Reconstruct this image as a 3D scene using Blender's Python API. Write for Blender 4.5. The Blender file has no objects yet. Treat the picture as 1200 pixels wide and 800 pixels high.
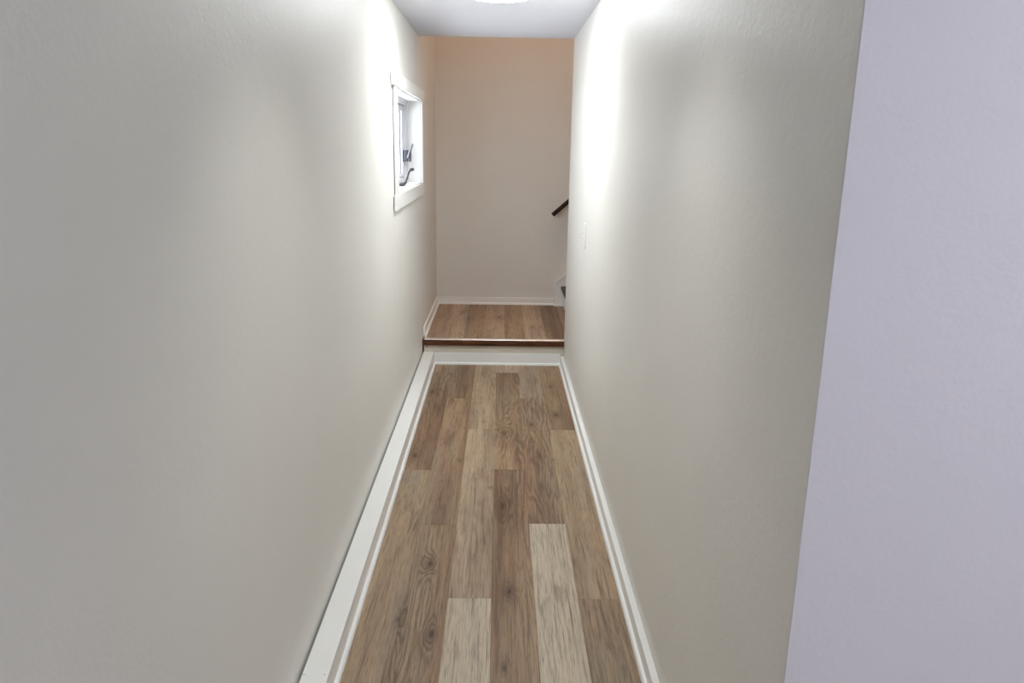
import bpy, bmesh, math, random
from mathutils import Matrix, Vector
random.seed(7)
SC = bpy.context.scene
COL = SC.collection

# ------------------------------------------------------------------ measures (metres)
XL, XR = -0.555, 0.475          # corridor walls
YS, ZS = 5.456, 0.185           # riser plane and landing height
YB = 6.755                      # back wall of the landing
ZC = 2.246                      # corridor ceiling
YC = 1.086                      # outside corner, near end of the right wall
XW = -0.70                      # outer face of left wall
XE = 3.6                        # far right end of the building
YN = -1.7                       # wall behind the camera
ZT = 4.7                        # stairwell ceiling
WY0, WY1, WZ0, WZ1 = 4.195, 5.49, 1.287, 1.843   # window opening

KL, K2, KR, KU, KW = 89, 2.4, 27, 25, 7.2 # corridor lamp, added downlight, added room fill, added upstairs fill, sky

# ------------------------------------------------------------------ helpers
def lin(c):
    return tuple(((v/255)/12.92 if v/255 <= 0.04045 else ((v/255+0.055)/1.055)**2.4) for v in c) + (1.0,)

def bx(bm, x0, x1, y0, y1, z0, z1):
    r = bmesh.ops.create_cube(bm, size=1.0)
    for v in r['verts']:
        v.co = Vector((x0+(v.co.x+.5)*(x1-x0), y0+(v.co.y+.5)*(y1-y0), z0+(v.co.z+.5)*(z1-z0)))
    return r['verts']

def prism(bm, pts, a, b, axis):
    """Extrude a 2-D outline along an axis; a and b may be functions of the outline point (mitres)."""
    fa = a if callable(a) else (lambda p: a)
    fb = b if callable(b) else (lambda p: b)
    def mk(p, t):
        if axis == 'y': return Vector((p[0], t, p[1]))
        if axis == 'x': return Vector((t, p[0], p[1]))
        return Vector((p[0], p[1], t))
    A = [bm.verts.new(mk(p, fa(p))) for p in pts]
    B = [bm.verts.new(mk(p, fb(p))) for p in pts]
    n = len(pts)
    bm.faces.new(A); bm.faces.new(B[::-1])
    for i in range(n):
        bm.faces.new((A[i], B[i], B[(i+1) % n], A[(i+1) % n]))

def tube(bm, path, radii, n=12):
    rings = []
    for i, p in enumerate(path):
        p = Vector(p)
        d = (Vector(path[min(i+1, len(path)-1)]) - Vector(path[max(i-1, 0)])).normalized()
        u = d.orthogonal().normalized() if i == 0 else (pu - d*pu.dot(d)).normalized()
        pu = u
        v = d.cross(u)
        r = radii[i] if isinstance(radii, (list, tuple)) else radii
        rings.append([bm.verts.new(p + (u*math.cos(2*math.pi*k/n)+v*math.sin(2*math.pi*k/n))*r) for k in range(n)])
    for a, b in zip(rings, rings[1:]):
        for k in range(n):
            bm.faces.new((a[k], a[(k+1) % n], b[(k+1) % n], b[k]))
    bm.faces.new(rings[0][::-1]); bm.faces.new(rings[-1])

def lathe(bm, prof, n=48, mat=Matrix()):
    rings = []
    for r, z in prof:
        if r < 1e-6: rings.append([bm.verts.new(mat @ Vector((0, 0, z)))])
        else: rings.append([bm.verts.new(mat @ Vector((r*math.cos(2*math.pi*k/n), r*math.sin(2*math.pi*k/n), z))) for k in range(n)])
    for a, b in zip(rings, rings[1:]):
        for k in range(n):
            k2 = (k+1) % n
            if len(a) == 1 and len(b) > 1: bm.faces.new((a[0], b[k2], b[k]))
            elif len(b) == 1 and len(a) > 1: bm.faces.new((a[k], a[k2], b[0]))
            elif len(a) > 1: bm.faces.new((a[k], a[k2], b[k2], b[k]))

def obj(name, bm, mat, parent=None, bevel=0, smooth=False, seg=2):
    bmesh.ops.recalc_face_normals(bm, faces=bm.faces)
    me = bpy.data.meshes.new(name)
    bm.to_mesh(me); bm.free()
    me.materials.append(mat)
    o = bpy.data.objects.new(name, me)
    COL.objects.link(o)
    if bevel:
        m = o.modifiers.new('bevel', 'BEVEL'); m.width = bevel; m.segments = seg; m.limit_method = 'ANGLE'
        m.angle_limit = math.radians(40)
    if smooth or bevel:
        for p in me.polygons: p.use_smooth = True
        m = o.modifiers.new('edges', 'EDGE_SPLIT'); m.split_angle = math.radians(35)
        if bevel: o.modifiers.remove(m); 
        if bevel:
            wn = o.modifiers.new('wn', 'WEIGHTED_NORMAL'); wn.keep_sharp = True
    if parent is not None:
        o.parent = parent
        o.matrix_parent_inverse = Matrix.Translation(-parent.location)
    return o

def struct(name, bm, mat, label=None, **k):
    o = obj(name, bm, mat, **k); o['kind'] = 'structure'
    if label: o['label'] = label
    return o

def root(name, loc, label, cat=None, kind=None, group=None):
    o = bpy.data.objects.new(name, None); COL.objects.link(o); o.location = loc
    o.empty_display_size = .05
    o['label'] = label
    if cat: o['category'] = cat
    if kind: o['kind'] = kind
    if group: o['group'] = group
    return o

# ------------------------------------------------------------------ node helpers
class G:
    def __init__(s, name):
        s.m = bpy.data.materials.new(name); s.m.use_nodes = True
        s.t = s.m.node_tree; s.b = s.t.nodes['Principled BSDF']
    def n(s, t, **k):
        x = s.t.nodes.new(t)
        for a, v in k.items(): setattr(x, a, v)
        return x
    def l(s, a, b): s.t.links.new(a, b)
    def put(s, sock, v):
        if hasattr(v, 'links'): s.l(v, sock)
        else: sock.default_value = v
    def math(s, op, a, b=0.0, c=None, clamp=False):
        x = s.n('ShaderNodeMath', operation=op, use_clamp=clamp)
        s.put(x.inputs[0], a); s.put(x.inputs[1], b)
        if c is not None: s.put(x.inputs[2], c)
        return x.outputs[0]
    def mix(s, f, a, b, mode='MIX'):
        x = s.n('ShaderNodeMix', data_type='RGBA', blend_type=mode)
        s.put(x.inputs[0], f); s.put(x.inputs[6], a); s.put(x.inputs[7], b)
        return x.outputs[2]
    def noise(s, vec, scale, detail=2, rough=.5, dim='3D', lac=2.0, dist=0):
        x = s.n('ShaderNodeTexNoise', noise_dimensions=dim)
        s.l(vec, x.inputs['Vector']); x.inputs['Scale'].default_value = scale
        x.inputs['Detail'].default_value = detail; x.inputs['Roughness'].default_value = rough
        x.inputs['Distortion'].default_value = dist
        return x.outputs['Fac']
    def vmul(s, v, sc, add=(0, 0, 0)):
        x = s.n('ShaderNodeVectorMath', operation='MULTIPLY_ADD')
        s.l(v, x.inputs[0]); x.inputs[1].default_value = sc; s.put(x.inputs[2], add)
        return x.outputs[0]
    def ramp(s, f, lo, hi):
        x = s.n('ShaderNodeMapRange', interpolation_type='SMOOTHSTEP')
        s.put(x.inputs[0], f); x.inputs[1].default_value = lo; x.inputs[2].default_value = hi
        return x.outputs[0]
    def bump(s, h, strength, dist):
        x = s.n('ShaderNodeBump'); s.put(x.inputs['Height'], h)
        x.inputs['Strength'].default_value = strength; x.inputs['Distance'].default_value = dist
        s.l(x.outputs[0], s.b.inputs['Normal'])

def wall_paint(name, rgb, rough=.42, spec=.5, stipple=.26):
    g = G(name); co = g.n('ShaderNodeTexCoord').outputs['Object']
    big = g.noise(co, 1.3, 3, .6)
    c = g.mix(g.ramp(big, .3, .7), tuple(v*.985 for v in lin(rgb)[:3])+(1,), tuple(min(1, v*1.015) for v in lin(rgb)[:3])+(1,))
    g.l(c, g.b.inputs['Base Color'])
    orange = g.noise(co, 130, 3, .55)
    roller = g.noise(g.vmul(co, (1, 1, 1.3)), 34, 3, .6)
    blot = g.noise(co, 7, 2, .5)
    h = g.math('ADD', g.math('MULTIPLY', orange, .35), g.math('ADD', g.math('MULTIPLY', roller, .8), g.math('MULTIPLY', blot, .8)))
    g.bump(h, stipple, .004)
    g.b.inputs['Roughness'].default_value = rough
    g.b.inputs['Specular IOR Level'].default_value = spec
    return g.m

def plain(name, rgb, rough=.4, metal=0, spec=.5, bump=0, var=.03):
    g = G(name); co = g.n('ShaderNodeTexCoord').outputs['Object']
    nz = g.noise(co, 9, 4, .6)
    base = lin(rgb)[:3]
    g.l(g.mix(nz, tuple(v*(1-var) for v in base)+(1,), tuple(min(1, v*(1+var)) for v in base)+(1,)), g.b.inputs['Base Color'])
    g.b.inputs['Roughness'].default_value = rough; g.b.inputs['Metallic'].default_value = metal
    g.b.inputs['Specular IOR Level'].default_value = spec
    if bump: g.bump(g.noise(co, 60, 3, .6), bump, .002)
    return g.m

M_WALL = wall_paint('wall_paint', (232, 230, 224), rough=.45, spec=.3)
M_WALL2 = wall_paint('wall_paint_cool', (227, 223, 230), rough=.6, spec=.3)
M_CEIL = wall_paint('ceiling_paint', (221, 221, 229), rough=.75, spec=.3, stipple=.4)
M_TRIM = plain('trim_paint', (243, 243, 240), rough=.35, bump=.05)
M_VINYL = plain('window_vinyl', (232, 232, 238), rough=.35)
M_PLASTIC = plain('switch_plastic', (238, 238, 234), rough=.28)
M_METAL = plain('strip_metal', (240, 230, 222), rough=.24, metal=.7)
M_RISER = plain('riser_shaded', (214, 205, 190), rough=.6, bump=.1)  # greyer than the trim: shade under the nosing put into the colour
M_DARK = plain('dark_gasket', (62, 62, 70), rough=.6)
M_HW = plain('window_hardware', (112, 110, 118), rough=.35, metal=.6)
M_HWD = plain('window_crank_metal', (84, 82, 84), rough=.4, metal=.6)
M_STEEL = plain('screw_steel', (170, 170, 168), rough=.35, metal=.8)

def stained(name, a, b, axis=0):
    g = G(name); co = g.n('ShaderNodeTexCoord').outputs['Object']
    sc = [38, 38, 38]; sc[axis] = 3
    f = g.noise(g.vmul(co, tuple(sc)), 1, 5, .65)
    f2 = g.noise(g.vmul(co, tuple(v*6 for v in sc)), 1, 3, .6)
    k = g.math('ADD', g.math('MULTIPLY', f, .65), g.math('MULTIPLY', f2, .35))
    g.l(g.mix(g.ramp(k, .32, .68), lin(a), lin(b)), g.b.inputs['Base Color'])
    g.b.inputs['Roughness'].default_value = .45; g.b.inputs['Specular IOR Level'].default_value = .25
    g.bump(f2, .15, .001)
    return g.m
M_NOSE = stained('stained_nosing', (46, 26, 16), (112, 70, 42))
M_RAIL = stained('stained_rail', (30, 18, 15), (54, 33, 27))

# ------------------------------------------------------------------ plank floor material
KNOTS = [  # x, y, half-width, half-length, amount : knots seen in the printed planks
 (-.255, 2.66, .020, .050, 1.0), (.048, 2.47, .022, .055, 1.0), (-.081, 4.23, .009, .016, .7), (.350, 4.36, .020, .050, 1.0),
 (.193, 4.19, .018, .045, 1.0), (-.029, 3.34, .008, .014, .7), (-.325, 2.30, .014, .06, .7), (-.21, 2.22, .018, .05, .8),
 (-.262, 3.41, .006, .010, .6), (.288, 3.68, .006, .010, .7), (-.424, 4.78, .018, .06, .9), (.345, 4.92, .016, .05, .8),
 (.035, 4.05, .030, .09, .8), (.030, 3.15, .026, .10, .8), (-.428, 3.72, .020, .07, .9), (.215, 3.72, .03, .11, .5), (-.05, 2.83, .03, .12, .35),
 (.210, 3.35, .03, .12, .5), (-.19, 3.66, .010, .03, .6), (.03, 2.05, .018, .05, .8), (-.25, 6.14, .026, .10, .55), (.0, 6.2, .026, .09, .55)]

def plank_material():
    g = G('vinyl_plank')
    geo = g.n('ShaderNodeNewGeometry').outputs['Position']
    at = g.n('ShaderNodeAttribute', attribute_name='plank')         # per-plank random offset (own printed pattern)
    tn = g.n('ShaderNodeAttribute', attribute_name='tone')          # per-plank tone: r=light, g=grey, b=ring strength
    sep = g.n('ShaderNodeSeparateColor'); g.l(tn.outputs['Color'], sep.inputs[0])
    light, grey, rings = sep.outputs[0], sep.outputs[1], sep.outputs[2]
    sxyz = g.n('ShaderNodeSeparateXYZ'); g.l(geo, sxyz.inputs[0])
    X, Y = sxyz.outputs[0], sxyz.outputs[1]
    off = g.n('ShaderNodeVectorMath', operation='SCALE'); g.l(at.outputs['Vector'], off.inputs[0]); off.inputs[3].default_value = 37.0
    def co(sc): return g.vmul(geo, sc, off.outputs[0])
    # knots
    warp = g.math('MULTIPLY', g.math('SUBTRACT', g.noise(co((30, 9, 1)), 1, 2, .6), .5), .022)
    Xw = g.math('ADD', X, warp)
    ksum = None; kcore = None
    for kx, ky, a, b, s in KNOTS:
        dx = g.math('MULTIPLY', g.math('SUBTRACT', Xw, kx), 1/a)
        dy = g.math('MULTIPLY', g.math('SUBTRACT', Y, ky), 1/b)
        d2 = g.math('ADD', g.math('MULTIPLY', dx, dx), g.math('MULTIPLY', dy, dy))
        e = g.math('MULTIPLY', g.math('EXPONENT', g.math('MULTIPLY', d2, -.45)), s)
        c = g.math('MULTIPLY', g.math('EXPONENT', g.math('MULTIPLY', d2, -7.0)), s)
        ksum = e if ksum is None else g.math('ADD', ksum, e)
        kcore = c if kcore is None else g.math('ADD', kcore, c)
    # long wandering figure whose contour lines make cathedrals and run straight elsewhere
    fig = g.noise(co((9, .62, 1)), 1, 2.2, .42)
    field = g.math('ADD', g.math('MULTIPLY', fig, 1.0), g.math('MULTIPLY', ksum, .16))
    jit = g.math('MULTIPLY', g.math('SUBTRACT', g.noise(co((55, 9, 1)), 1, 4, .65), .5), .06)
    ph = g.math('MULTIPLY', g.math('ADD', field, jit), 2*math.pi*21)
    ring = g.math('MULTIPLY_ADD', g.math('SINE', ph), .5, .5)
    ring = g.math('POWER', ring, 1.6)
    ringmask = g.ramp(g.noise(co((9, .9, 3)), 1, 2, .5), .42, .62)
    ringmask = g.math('ADD', g.math('MULTIPLY', ringmask, rings), g.math('MULTIPLY', ksum, .8), clamp=True)
    # straight streaks
    s1 = g.noise(co((26, .8, 1)), 1, 4, .62)
    s2 = g.noise(co((120, 3.0, 1)), 1, 4, .65)
    s3 = g.noise(co((420, 12, 1)), 1, 2, .6)
    broad = g.noise(co((7, .55, 2)), 1, 3, .55)
    hue = g.noise(co((8, .8, 5)), 1, 3, .55)
    brown, tan = lin((126, 95, 71)), lin((182, 153, 120))
    c = g.mix(g.ramp(broad, .30, .70), brown, tan)
    c = g.mix(g.math('MULTIPLY', g.ramp(s1, .38, .70), .50), c, lin((186, 160, 128)))
    c = g.mix(g.math('MULTIPLY', g.ramp(hue, .46, .70), g.math('MULTIPLY_ADD', grey, .8, .25)), c, lin((148, 136, 119)))
    c = g.mix(g.math('MULTIPLY', g.ramp(g.noise(co((13, 1.1, 8)), 1, 3, .5), .5, .72), .38), c, lin((158, 118, 96)))
    c = g.mix(light, c, g.mix(.72, c, lin((218, 207, 186))))
    dark = lin((70, 47, 32))
    c = g.mix(g.math('MULTIPLY', g.ramp(s2, .48, .74), .62), c, dark)
    c = g.mix(g.math('MULTIPLY', g.ramp(s3, .46, .74), .5), c, dark)
    c = g.mix(g.math('MULTIPLY', g.math('MULTIPLY', ring, ringmask), .52), c, dark)
    c = g.mix(g.math('MULTIPLY', ksum, .5, clamp=True), c, lin((88, 58, 40)))
    c = g.mix(g.math('MULTIPLY', kcore, .9, clamp=True), c, lin((44, 28, 20)))
    # plank tone darkening
    patch = g.ramp(g.noise(co((14, 3.2, 11)), 1, 3, .6), .56, .74)
    c = g.mix(g.math('MULTIPLY', patch, .38), c, lin((92, 64, 46)))
    al = tn.outputs['Alpha']
    mul = g.n('ShaderNodeVectorMath', operation='SCALE'); g.l(c, mul.inputs[0]); g.l(al, mul.inputs[3])
    g.l(mul.outputs[0], g.b.inputs['Base Color'])
    g.b.inputs['Roughness'].default_value = .5
    g.b.inputs['Specular IOR Level'].default_value = .35
    h = g.math('ADD', g.math('MULTIPLY', s2, .6), g.math('MULTIPLY', ring, -.3))
    g.bump(h, .12, .001)
    return g.m
M_PLANK = plank_material()

def plank_floor(name, planks, z, thick, base, label):
    """planks: (x0, x1, y0, y1, (light, grey, rings, mult)); each a slightly bevelled board, all one floor."""
    bm = bmesh.new()
    lp = bm.loops.layers.float_color.new('tone')
    lv = bm.loops.layers.float_vector.new('plank') if hasattr(bm.loops.layers, 'float_vector') else None
    lc = bm.loops.layers.float_color.new('plank') if lv is None else None
    e = .0007
    for x0, x1, y0, y1, t in planks:
        rnd = (random.random(), random.random(), random.random())
        q = [(x0, y0), (x1, y0), (x1, y1), (x0, y1)]
        outer = [bm.verts.new((x, y, z-.0012)) for x, y in q]
        inner = [bm.verts.new((x+(e if i in (0, 3) else -e), y+(e if i in (0, 1) else -e), z)) for i, (x, y) in enumerate(q)]
        fs = [bm.faces.new(inner)]
        for i in range(4): fs.append(bm.faces.new((outer[i], outer[(i+1) % 4], inner[(i+1) % 4], inner[i])))
        for f in fs:
            for l in f.loops:
                l[lp] = t
                if lv is not None: l[lv] = rnd
                else: l[lc] = rnd + (1,)
    x0, x1, y0, y1 = base
    v0 = bx(bm, x0, x1, y0, y1, z-thick, z-.0012)
    for v in v0:
        for l in v.link_loops: l[lp] = (0, 0, 0, .4)
    me = bpy.data.meshes.new(name); bm.to_mesh(me); bm.free(); me.materials.append(M_PLANK)
    o = bpy.data.objects.new(name, me); COL.objects.link(o)
    o['kind'] = 'structure'; o['label'] = label
    return o

W = .153
SEAM0 = -.015
L = 1.683
ends = {0: 3.539, 1: 2.972, 2: 4.112, 3: 3.551, 4: 2.988, 5: 4.110}   # one known butt joint per column; columns from the left
tones = {  # (column, index from that joint: 0 = plank starting at the joint going away) : light, grey, rings, mult
 (0, 0): (.05, .35, .75, .92), (0, 1): (.15, .3, .4, 1.0), (0, -1): (.18, .8, .7, .94),
 (1, 0): (.05, .35, .25, .96), (1, -1): (.0, .35, .9, .88), (1, 1): (.0, .2, .5, .9),
 (2, 0): (.25, .1, .5, 1.0), (2, -1): (.30, .3, .6, 1.02), (2, -2): (.75, .8, .2, .98),
 (3, 0): (.0, .1, .9, .90), (3, -1): (.0, .1, 1.0, .88), (3, 1): (.45, .3, .2, 1.02), (3, -2): (0, .2, .8, .9),
 (4, 0): (.05, .4, 1.0, .96), (4, 1): (.35, .2, .3, 1.0), (4, -1): (.90, .7, .15, 1.0),
 (5, 0): (.0, .3, .6, .88), (5, -1): (.15, .5, .3, .97), (5, -2): (.1, 1.0, .3, .88)}
def lower_planks():
    out = []
    c0 = -1
    x = SEAM0-4*W
    k = -1
    while x < XE:
        base = ends.get(k, 3.0+(k*.561) % L)
        xa, xb = max(x, XL-.02), min(x+W, XE)
        if xb > xa+.002:
            for i in range(-5, 3):
                ya, yb = max(base+i*L, YN), min(base+(i+1)*L, YS+.01)
                if yb-ya > .01:
                    t = tones.get((k, i), (random.random()*.5, random.random()*.6, random.random()*.8, .9+random.random()*.1))
                    out.append((xa, xb, ya, yb, t))
        x += W; k += 1
    return out
plank_floor('floor', lower_planks(), 0, .06, (XL-.02, XE, YN, YS+.01), 'wood-look plank floor of the corridor')
def landing_planks():
    out = []; x = .198-6*W; k = 0
    tt = [(.05, .4, .2, .92), (.15, .3, .2, .98), (.3, .2, .3, 1.06), (.0, .2, .6, .92), (.25, .2, .3, 1.04), (.05, .3, .3, .92),
          (.32, .2, .2, 1.06), (.0, .0, .3, .72), (.25, .6, .2, .84)]
    while x < 3.5:
        xa, xb = max(x, XL-.02), min(x+W, 3.5)
        if xb > xa+.002: out.append((xa, xb, YS+.005, YB+.01, tt[k % 9] if k < 9 else (.2, .2, .2, .85)))
        x += W; k += 1
    return out
random.seed(11)
plank_floor('floor_landing', landing_planks(), ZS, .185, (XL-.02, 3.5, YS+.005, YB+.01), 'wood-look plank floor of the raised landing')

# ------------------------------------------------------------------ shell
bm = bmesh.new()    # left wall with the window hole, one clean slab
ys = [YN, WY0, WY1, YB+.12]; zs = [-.06, WZ0, WZ1, ZT]
def wall_with_hole(bm, us, vs, w0, w1, mk):
    g = {}
    for s, w in enumerate((w0, w1)):
        for i, u in enumerate(us):
            for j, v in enumerate(vs): g[s, i, j] = bm.verts.new(mk(u, v, w))
    nu, nv = len(us), len(vs)
    for s in (0, 1):
        for i in range(nu-1):
            for j in range(nv-1):
                if (i, j) != (1, 1): bm.faces.new((g[s, i, j], g[s, i+1, j], g[s, i+1, j+1], g[s, i, j+1]))
    for i in range(nu-1):
        for j in (0, nv-1): bm.faces.new((g[0, i, j], g[0, i+1, j], g[1, i+1, j], g[1, i, j]))
    for j in range(nv-1):
        for i in (0, nu-1): bm.faces.new((g[0, i, j], g[0, i, j+1], g[1, i, j+1], g[1, i, j]))
    for a, b in (((1, 1), (2, 1)), ((2, 1), (2, 2)), ((2, 2), (1, 2)), ((1, 2), (1, 1))):
        bm.faces.new((g[0, a[0], a[1]], g[0, b[0], b[1]], g[1, b[0], b[1]], g[1, a[0], a[1]]))
wall_with_hole(bm, ys, zs, XL, XW, lambda u, v, w: Vector((w, u, v)))
struct('wall_left', bm, M_WALL, 'long pale wall on the left with the small window')

bm = bmesh.new(); bx(bm, XW, XE+.12, YB, YB+.12, -.06, ZT)
struct('wall_back', bm, M_WALL, 'wall at the end of the landing')

bm = bmesh.new()                # partition on the right, its far end is the landing corner, near end the outside corner
prism(bm, [(XR, YC+.003), (XR+.06, YC+.003), (XR+.12, YC+.12), (XR+.12, YS), (XR, YS)], 0, ZC+.1, 'z')
struct('wall_right', bm, M_WALL, 'right-hand corridor wall with the light switch', bevel=.0015)

bm = bmesh.new()                # wall facing the camera room, to the right of the corridor mouth
n = 40; ztop = ZC+.1
prism(bm, [(XR-.0006, YC), (XE, YC), (XE, YC+.12), (XR+.12, YC+.12), (XR+.06, YC+.0029), (XR-.0006, YC+.0029)], 0, ztop, 'z')
struct('wall_front', bm, M_WALL2, 'lavender-grey wall right of the corridor mouth', bevel=.0012)

bm = bmesh.new(); bx(bm, XR+.12, XE, YS-.12, YS, 0, ZT); bx(bm, XL, XR+.12, YS-.12, YS, ZC+.1, ZT)
struct('wall_stairwell', bm, M_WALL)
bm = bmesh.new(); bx(bm, XE, XE+.12, YN-.12, YB, -.06, ZT)
struct('wall_east', bm, M_WALL)
# wall behind the camera, with an unseen opening added to let sky light in
bm = bmesh.new()
wall_with_hole(bm, [XW, .95, 2.25, XE], [-.06, 1.0, 2.0, ZC+.1], YN, YN-.12, lambda u, v, w: Vector((u, w, v)))
struct('wall_behind', bm, M_WALL)
bm = bmesh.new(); bx(bm, XL, XE, YN, YS, ZC, ZC+.1)
struct('ceiling', bm, M_CEIL, 'flat white corridor ceiling', bevel=.003)
bm = bmesh.new(); bx(bm, XW, XE+.12, YS-.12, YB+.12, ZT, ZT+.1)
struct('ceiling_stairwell', bm, M_CEIL)

# ------------------------------------------------------------------ mouldings
def quarter(p0, p1, r, h, sgn, axis, z0, mit0=0, mit1=0, off=0):
    """Shoe moulding profile: sgn = direction it sticks out from plane p (outline in (across, z))."""
    pts = [(off, z0), (off+sgn*r, z0)]
    for k in range(1, 6):
        a = math.pi/2*k/6
        pts.append((off+sgn*r*math.cos(a)**.8, z0+h*.35+h*.65*math.sin(a)))
    pts.append((off, z0+h))
    bm = bmesh.new()
    f0 = (lambda p: p0+mit0*abs(p[0]-off)) if mit0 else p0
    f1 = (lambda p: p1-mit1*abs(p[0]-off)) if mit1 else p1
    prism(bm, pts, f0, f1, axis)
    return bm

# left: boxed ledge along the wall
BX = -.470
bm = bmesh.new(); v = bx(bm, XL+.009, BX, YN+.3, YS-.002, .0, .09)
ledge = struct('baseboard_left', bm, M_TRIM, 'broad white boxed ledge along the foot of the left wall', bevel=.0018)
for yy in (1.9, 3.2, 4.5):
    for xx in (XL+.016, BX-.012):
        bm = bmesh.new(); lathe(bm, [(0, .0003), (.0022, .0003), (.0025, -.001), (0, -.001)], 10, Matrix.Translation((xx+random.uniform(-.002, .002), yy, .09)))
        obj('nail_head', bm, M_STEEL, ledge)
obj('shoe_moulding', quarter(YN+.3, YS-.002, .013, .018, 1, 'y', 0, 0, 1, BX), M_TRIM, ledge, smooth=True)

# right: low baseboard and shoe
BR = .452
bm = bmesh.new(); bx(bm, BR, XR, YC+.02, YS-.002, 0, .066)
br = struct('baseboard_right', bm, M_TRIM, 'low white baseboard along the right corridor wall', bevel=.003)
obj('shoe_moulding', quarter(YC+.02, YS-.002, .013, .018, -1, 'y', 0, 0, 1, BR), M_TRIM, br, smooth=True)
bm = bmesh.new(); bx(bm, XR, XE, YC-.014, YC, 0, .075)
struct('baseboard_front', bm, M_TRIM, bevel=.003)

# landing baseboards
bm = bmesh.new(); bx(bm, XL, .486, YB-.014, YB, ZS, ZS+.062)
b2 = struct('baseboard_back', bm, M_TRIM, 'white baseboard at the foot of the landing end wall', bevel=.003)
obj('shoe_moulding', quarter(XL+.014, .486, .013, .018, -1, 'x', ZS, 1, 0, YB-.014), M_TRIM, b2, smooth=True)
bm = bmesh.new(); bx(bm, XL, XL+.014, YS+.06, YB-.014, ZS, ZS+.066)
b3 = struct('baseboard_landing', bm, M_TRIM, 'short white baseboard left of the landing', bevel=.003)
obj('shoe_moulding', quarter(YS+.035, YB-.014, .013, .018, 1, 'y', ZS, 0, 1, XL+.014), M_TRIM, b3, smooth=True)

# ------------------------------------------------------------------ step up to the landing
st = root('landing_step', (-.04, YS-.01, 0), 'low step up to the landing, white riser under dark wooden nosing', 'step')
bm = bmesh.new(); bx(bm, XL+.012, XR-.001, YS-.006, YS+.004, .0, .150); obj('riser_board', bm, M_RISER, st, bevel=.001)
bm = bmesh.new(); bx(bm, BX+.001, BR-.001, YS-.020, YS-.0065, .0, .086); obj('kick_board', bm, M_TRIM, st, bevel=.003)
obj('shoe_moulding', quarter(BX+.001, BR-.001, .013, .018, -1, 'x', 0, 1, 1, YS-.020), M_TRIM, st, smooth=True)
bm = bmesh.new()
zt = ZS+.001
pf = [(YS+.02, zt), (YS-.016, zt), (YS-.024, zt-.004), (YS-.028, zt-.013), (YS-.028, zt-.034), (YS-.024, zt-.042), (YS-.018, zt-.046), (YS-.006, zt-.046), (YS-.006, zt-.03), (YS+.02, zt-.03)]
prism(bm, pf, XL+.012, XR-.001, 'x'); o = obj('nosing', bm, M_NOSE, st, smooth=True); o['label'] = 'dark stained wooden nosing'
bm = bmesh.new()
prism(bm, [(YS-.0235, zt-.003), (YS-.0228, zt), (YS-.021, zt+.0022), (YS-.018, zt+.0040), (YS-.013, zt+.0050), (YS+.012, zt+.0050), (YS+.022, zt+.001), (YS+.022, zt)], XL+.016, XR-.001, 'x')
o = obj('transition_strip', bm, M_METAL, st, smooth=True); o['label'] = 'shiny pale metal strip along the step edge'
bm = bmesh.new(); lathe(bm, [(0, .002), (.004, .002), (.005, 0), (.005, -.002), (0, -.002)], 12, Matrix.Translation((-.525, YS-.007, .128)) @ Matrix.Rotation(math.pi/2, 4, 'X'))
obj('screw', bm, M_DARK, st)

# ------------------------------------------------------------------ window
win = root('window_1', (XL, (WY0+WY1)/2, WZ0), 'small white-framed crank window high in the left wall', kind='structure')
def ring(bm, y0, y1, z0, z1, w, xa, xb, wz=None):
    wz = wz or w
    bx(bm, xa, xb, y0, y0+w, z0, z1); bx(bm, xa, xb, y1-w, y1, z0, z1)
    bx(bm, xa, xb, y0+w, y1-w, z0, z0+wz); bx(bm, xa, xb, y0+w, y1-w, z1-wz, z1)
T = .012
# reveal lining
bm = bmesh.new(); ring(bm, WY0, WY1, WZ0, WZ1, .012, XW+.002, XL+.004)
obj('jamb_liner', bm, M_TRIM, win, bevel=.0015)
a, b, c, d = WY0+.006, WY1-.006, WZ0+.006, WZ1-.006
def casing(y0, y1, z0, z1, t):
    bm = bmesh.new(); bx(bm, XL+.004, XL+.004+t, y0, y1, z0, z1); return obj('casing', bm, M_TRIM, win, bevel=.003)
casing(WY0-.088, a, c, d, T)
casing(b, b+.078, c, d, T)
casing(WY0-.15, b+.095, d, d+.070, T+.006)
casing(WY0-.13, b+.085, c-.082, c, T)
bm = bmesh.new(); bx(bm, XL, XL+.012, b+.085, b+.135, c-.022, c-.006); bx(bm, XL, XL+.010, b+.088, b+.12, c-.075, c-.045)
obj('casing_offcut', bm, M_TRIM, win, bevel=.002)
# vinyl frame, sash, glass
y0, y1, z0, z1 = WY0+.012, WY1-.012, WZ0+.012, WZ1-.012
bm = bmesh.new(); ring(bm, y0, y1, z0, z1, .060, -.700, -.640, .030); ring(bm, y0, y1, z0, z1, .030, -.640, -.632, .014)
fr = obj('window_frame', bm, M_VINYL, win, bevel=.002)
bm = bmesh.new(); ring(bm, y0+.062, y1-.062, z0+.032, z1-.032, .075, -.692, -.662, .032); ring(bm, y0+.085, y1-.085, z0+.045, z1-.045, .03, -.662, -.655, .012)
sash = obj('sash', bm, M_VINYL, win, bevel=.002)
bm = bmesh.new(); ring(bm, y0+.134, y1-.134, z0+.061, z1-.061, .009, -.6795, -.675, .006)
obj('gasket', bm, M_DARK, sash)
bm = bmesh.new(); ring(bm, y0+.0605, y1-.0605, z0+.030, z1-.030, .002, -.69, -.664, .002)
obj('weather_seal', bm, M_DARK, fr)
gg = G('window_glass')                       # thin pane: clear with a Fresnel reflection
gtr = gg.n('ShaderNodeBsdfTransparent'); gtr.inputs[0].default_value = (.96, .98, .97, 1)
ggl = gg.n('ShaderNodeBsdfGlossy'); ggl.inputs['Roughness'].default_value = 0.0
gfr = gg.n('ShaderNodeLayerWeight'); gfr.inputs[0].default_value = .03
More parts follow.
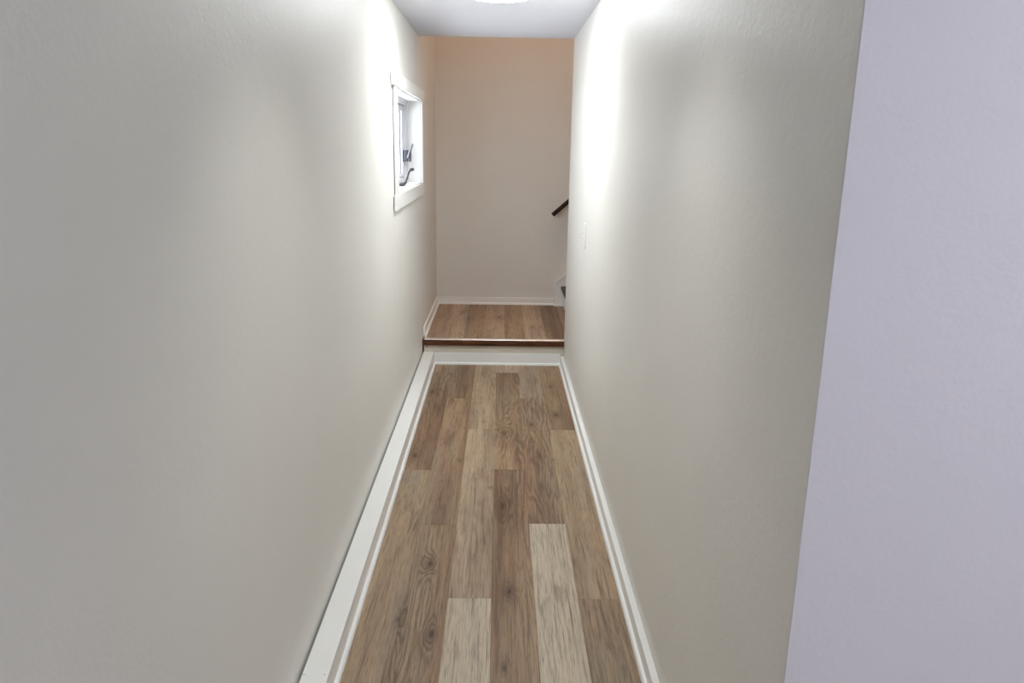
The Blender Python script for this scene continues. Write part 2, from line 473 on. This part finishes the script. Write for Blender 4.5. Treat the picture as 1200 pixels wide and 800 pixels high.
gmx = gg.n('ShaderNodeMixShader'); gg.l(gfr.outputs['Fresnel'], gmx.inputs[0]); gg.l(gtr.outputs[0], gmx.inputs[1]); gg.l(ggl.outputs[0], gmx.inputs[2])
gg.l(gmx.outputs[0], gg.t.nodes['Material Output'].inputs['Surface'])
bm = bmesh.new(); bx(bm, -.684, -.680, y0+.13, y1-.13, z0+.06, z1-.06)
obj('glass_pane', bm, gg.m, win)
# sloping sill inside the frame
bm = bmesh.new(); prism(bm, [(-.634, z0), (-.634, z0+.012), (-.650, z0+.034), (-.70, z0+.034), (-.70, z0)], y0+.03, y1-.03, 'y')
obj('sill_track', bm, M_VINYL, win)
# lock
bm = bmesh.new(); bx(bm, -.672, -.604, 5.36, 5.372, 1.437, 1.513)
lk = obj('lock', bm, M_HW, win, bevel=.003); lk['label'] = 'grey metal sash lock'
bm = bmesh.new(); bx(bm, -.645, -.630, 5.345, 5.36, 1.437, 1.513); obj('lock_slot', bm, M_DARK, lk, bevel=.002)
bm = bmesh.new()
tube(bm, [(-.625, 5.345, 1.462), (-.618, 5.335, 1.485), (-.606, 5.325, 1.515), (-.590, 5.32, 1.552)], [.009, .009, .008, .006], 10)
obj('lock_lever', bm, M_HW, lk, smooth=True)
# crank operator
bm = bmesh.new()
prism(bm, [(4.79, 1.299), (5.22, 1.299), (5.16, 1.325), (5.05, 1.34), (4.93, 1.338), (4.84, 1.32)], -.664, -.632, 'x')
ck = obj('crank_housing', bm, M_VINYL, win, bevel=.005)
bm = bmesh.new()
tube(bm, [(-.632, 4.86, 1.306), (-.610, 4.86, 1.303)], [.014, .012], 14)
tube(bm, [(-.612, 4.85, 1.302), (-.606, 4.93, 1.305), (-.602, 4.99, 1.318), (-.600, 5.06, 1.345), (-.598, 5.13, 1.372), (-.592, 5.20, 1.388)], [.011, .010, .008, .0075, .0065, .0065], 12)
tube(bm, [(-.594, 5.195, 1.388), (-.578, 5.215, 1.392)], [.009, .010], 12)
o = obj('crank_handle', bm, M_HWD, ck, smooth=True); o['label'] = 'dark bent crank handle'

# ------------------------------------------------------------------ light switch on the right wall
sw = root('light_switch', (XR, 4.32, 1.072), 'white toggle light switch on the right corridor wall', 'light switch')
bm = bmesh.new(); bx(bm, XR-.008, XR, 4.32-.036, 4.32+.036, 1.072-.068, 1.072+.068); obj('switch_plate', bm, M_PLASTIC, sw, bevel=.003, seg=3)
bm = bmesh.new(); prism(bm, [(XR-.004, 1.060), (XR-.013, 1.064), (XR-.023, 1.080), (XR-.020, 1.086), (XR-.004, 1.078)], 4.314, 4.326, 'y'); obj('toggle', bm, M_PLASTIC, sw, bevel=.001)
for dz in (-.048, .048):
    bm = bmesh.new(); lathe(bm, [(0, .0012), (.0025, .001), (.0035, 0), (.0035, -.002), (0, -.002)], 12, Matrix.Translation((XR-.008, 4.32, 1.072+dz)) @ Matrix.Rotation(-math.pi/2, 4, 'Y'))
    obj('screw', bm, M_PLASTIC, sw)

# ------------------------------------------------------------------ staircase behind the right wall
RISE, RUN = .178, .215
NX, SY = .540, YB-.045          # nose of first tread, face of the wall stringer
sc = root('staircase', (.6, (YS+YB)/2, ZS), 'staircase going up to the right from the landing, white stringer and dark treads', 'staircase')
NT = 12
pts = [(.487, ZS), (.487, ZS+.212)]
topx = NX+NT*RUN
slope = RISE/RUN
pts += [(topx, ZS+.212+(topx-.487)*slope), (topx, ZS+.212+(topx-.487)*slope-.42), (NX+.35, ZS)]
bm = bmesh.new()
prism(bm, [(p[0], p[1]) for p in pts], 0, 1, 'y')
for v in bm.verts: v.co.y = SY if v.co.y < .5 else YB-.001
o = obj('stringer', bm, M_TRIM, sc, bevel=.002); o['label'] = 'white wall stringer'
# raised cap moulding on the stringer's edge
def strip(p, q, w, t):
    d = Vector((q[0]-p[0], q[1]-p[1])).normalized(); nrm = Vector((d.y, -d.x))
    return [p, q, (q[0]+nrm.x*w, q[1]+nrm.y*w), (p[0]+nrm.x*w, p[1]+nrm.y*w)]
bm = bmesh.new()
for a_, b_, w in ((pts[0], pts[1], .018), (pts[1], pts[2], .018)):
    prism(bm, strip(a_, b_, w, 0), SY-.006, SY, 'y')
obj('stringer_moulding', bm, M_TRIM, sc, bevel=.002)
obj('shoe_moulding', quarter(.480, NX+.025, .013, .018, -1, 'x', ZS, 0, 0, SY), M_TRIM, sc, smooth=True)
for k in range(NT):
    x = NX+k*RUN; z = ZS+RISE*(k+1)
    bm = bmesh.new(); bx(bm, x+.025, x+.043, YS+.002, SY-.001, z-RISE+(.0 if k == 0 else .001), z-.028); obj('riser', bm, M_TRIM, sc, bevel=.001)
    bm = bmesh.new(); bx(bm, x, x+RUN+.024, YS+.002, SY-.001, z-.027, z); obj('tread', bm, M_RAIL, sc, bevel=.006, seg=3)

# ------------------------------------------------------------------ handrail on the end wall
p0 = Vector((.447, .983)); ang = math.atan2(.125, .142)
dirv = Vector((math.cos(ang), math.sin(ang))); nv = Vector((-dirv.y, dirv.x))
hr = root('handrail', (p0.x, YB, p0.y), 'dark brown wooden handrail sloping up on the landing end wall', 'handrail')
LEN = 2.9; HW = .017
bm = bmesh.new()
prof = [(-.020, -.015), (-.016, -.017), (.016, -.017), (.020, -.015), (.020, .010), (.015, .017), (-.015, .017), (-.020, .010)]   # (across wall, height)
rings = []
for s in (0, LEN):
    rings.append([bm.verts.new((p0.x+dirv.x*s+nv.x*h, YB-.068+u, p0.y+dirv.y*s+nv.y*h)) for u, h in prof])
n = len(prof)
for i in range(n): bm.faces.new((rings[0][i], rings[0][(i+1) % n], rings[1][(i+1) % n], rings[1][i]))
bm.faces.new(rings[0]); bm.faces.new(rings[1])
obj('rail', bm, M_RAIL, hr, bevel=.002)
for s in (.42, 1.5, 2.6):
    cx, cz = p0.x+dirv.x*s, p0.y+dirv.y*s
    bm = bmesh.new()
    tube(bm, [(cx, YB-.001, cz-.07), (cx, YB-.045, cz-.07), (cx, YB-.064, cz-.055), (cx, YB-.068, cz-.02)], .006, 10)
    tube(bm, [(cx, YB-.0005, cz-.07), (cx, YB-.006, cz-.07)], [.028, .026], 24)
    obj('bracket', bm, M_HWD, hr, smooth=True)

# ------------------------------------------------------------------ ceiling light
def diffuser_mat(name, k, col):
    em = G(name)
    em.b.inputs['Base Color'].default_value = (.9, .9, .9, 1)
    em.b.inputs['Emission Color'].default_value = col
    em.b.inputs['Emission Strength'].default_value = k
    return em.m
def ceiling_light(x, y, label, mat):
    cl = root('ceiling_light', (x, y, ZC), label, 'ceiling light')
    bm = bmesh.new(); lathe(bm, [(.152, 0), (.155, -.006), (.150, -.014), (.141, -.016), (.141, 0)], 64, Matrix.Translation((x, y, ZC)))
    obj('rim', bm, M_PLASTIC, cl, smooth=True)
    bm = bmesh.new(); lathe(bm, [(.1405, -.002), (.1405, -.015), (.135, -.021), (.10, -.026), (.05, -.028), (0, -.0285)], 64, Matrix.Translation((x, y, ZC)))
    obj('diffuser', bm, mat, cl, smooth=True)
ceiling_light(-.015, 3.91, 'round flush ceiling light glowing near the landing end of the corridor', diffuser_mat('lamp_diffuser', KL, (.93, .97, 1.0, 1)))
DY = 1.85
ceiling_light(-.015, DY, 'added out-of-view downlight filling the middle of the corridor', diffuser_mat('added_downlight_lens', .05*K2, (.93, .97, 1.0, 1)))  # unseen fixture, added to brighten the ledge and lower walls
ceiling_light(1.35, .5, 'added out-of-view fill light in the room before the corridor', diffuser_mat('added_diffuser_room', KR, (.86, .90, 1.0, 1)))  # unseen, added to light the lavender wall from above

# ------------------------------------------------------------------ light
def area(name, loc, rot, sx, sy, power, col):
    d = bpy.data.lights.new(name, 'AREA'); d.shape = 'RECTANGLE'; d.size = sx; d.size_y = sy; d.energy = power; d.color = col
    o = bpy.data.objects.new(name, d); COL.objects.link(o); o.location = loc; o.rotation_euler = rot
    return o
d = bpy.data.lights.new('added_downlight_fill', 'AREA'); d.shape = 'DISK'; d.size = .24; d.energy = K2; d.spread = math.radians(95); d.color = (1.0, .99, .96)  # added beam, spread shaped to keep the upper walls dim
o = bpy.data.objects.new('added_downlight_fill', d); COL.objects.link(o); o.location = (-.015, DY, ZC-.031)
# warm fill added out of view above the stairs to tint the landing
area('upstairs_fill', (.9, 5.65, ZT-.05), (0, 0, 0), .5, .5, KU, (1.0, .62, .42))

w = bpy.data.worlds.new('sky'); SC.world = w; w.use_nodes = True
bg = w.node_tree.nodes['Background']; bg.inputs[0].default_value = (.85, .905, 1.0, 1); bg.inputs[1].default_value = KW

# ------------------------------------------------------------------ camera
R_ = Vector((0.99977684, -0.01351227, 0.01623857)); U_ = Vector((-0.01243301, 0.24509256, 0.96941996)); F_ = Vector((0.01707902, 0.96940552, -0.24486987))
cam = bpy.data.cameras.new('camera'); co = bpy.data.objects.new('camera', cam); COL.objects.link(co)
co.matrix_world = Matrix(((R_.x, U_.x, -F_.x, 0), (R_.y, U_.y, -F_.y, 0), (R_.z, U_.z, -F_.z, 1.55), (0, 0, 0, 1)))
cam.sensor_width = 36; cam.lens = 906.0/1200*36; cam.clip_start = .05
SC.camera = co
SC.view_settings.view_transform = 'Standard'; SC.view_settings.look = 'None'
SC.view_settings.exposure = 0.07; SC.view_settings.gamma = 1; SC.view_settings.use_curve_mapping = False
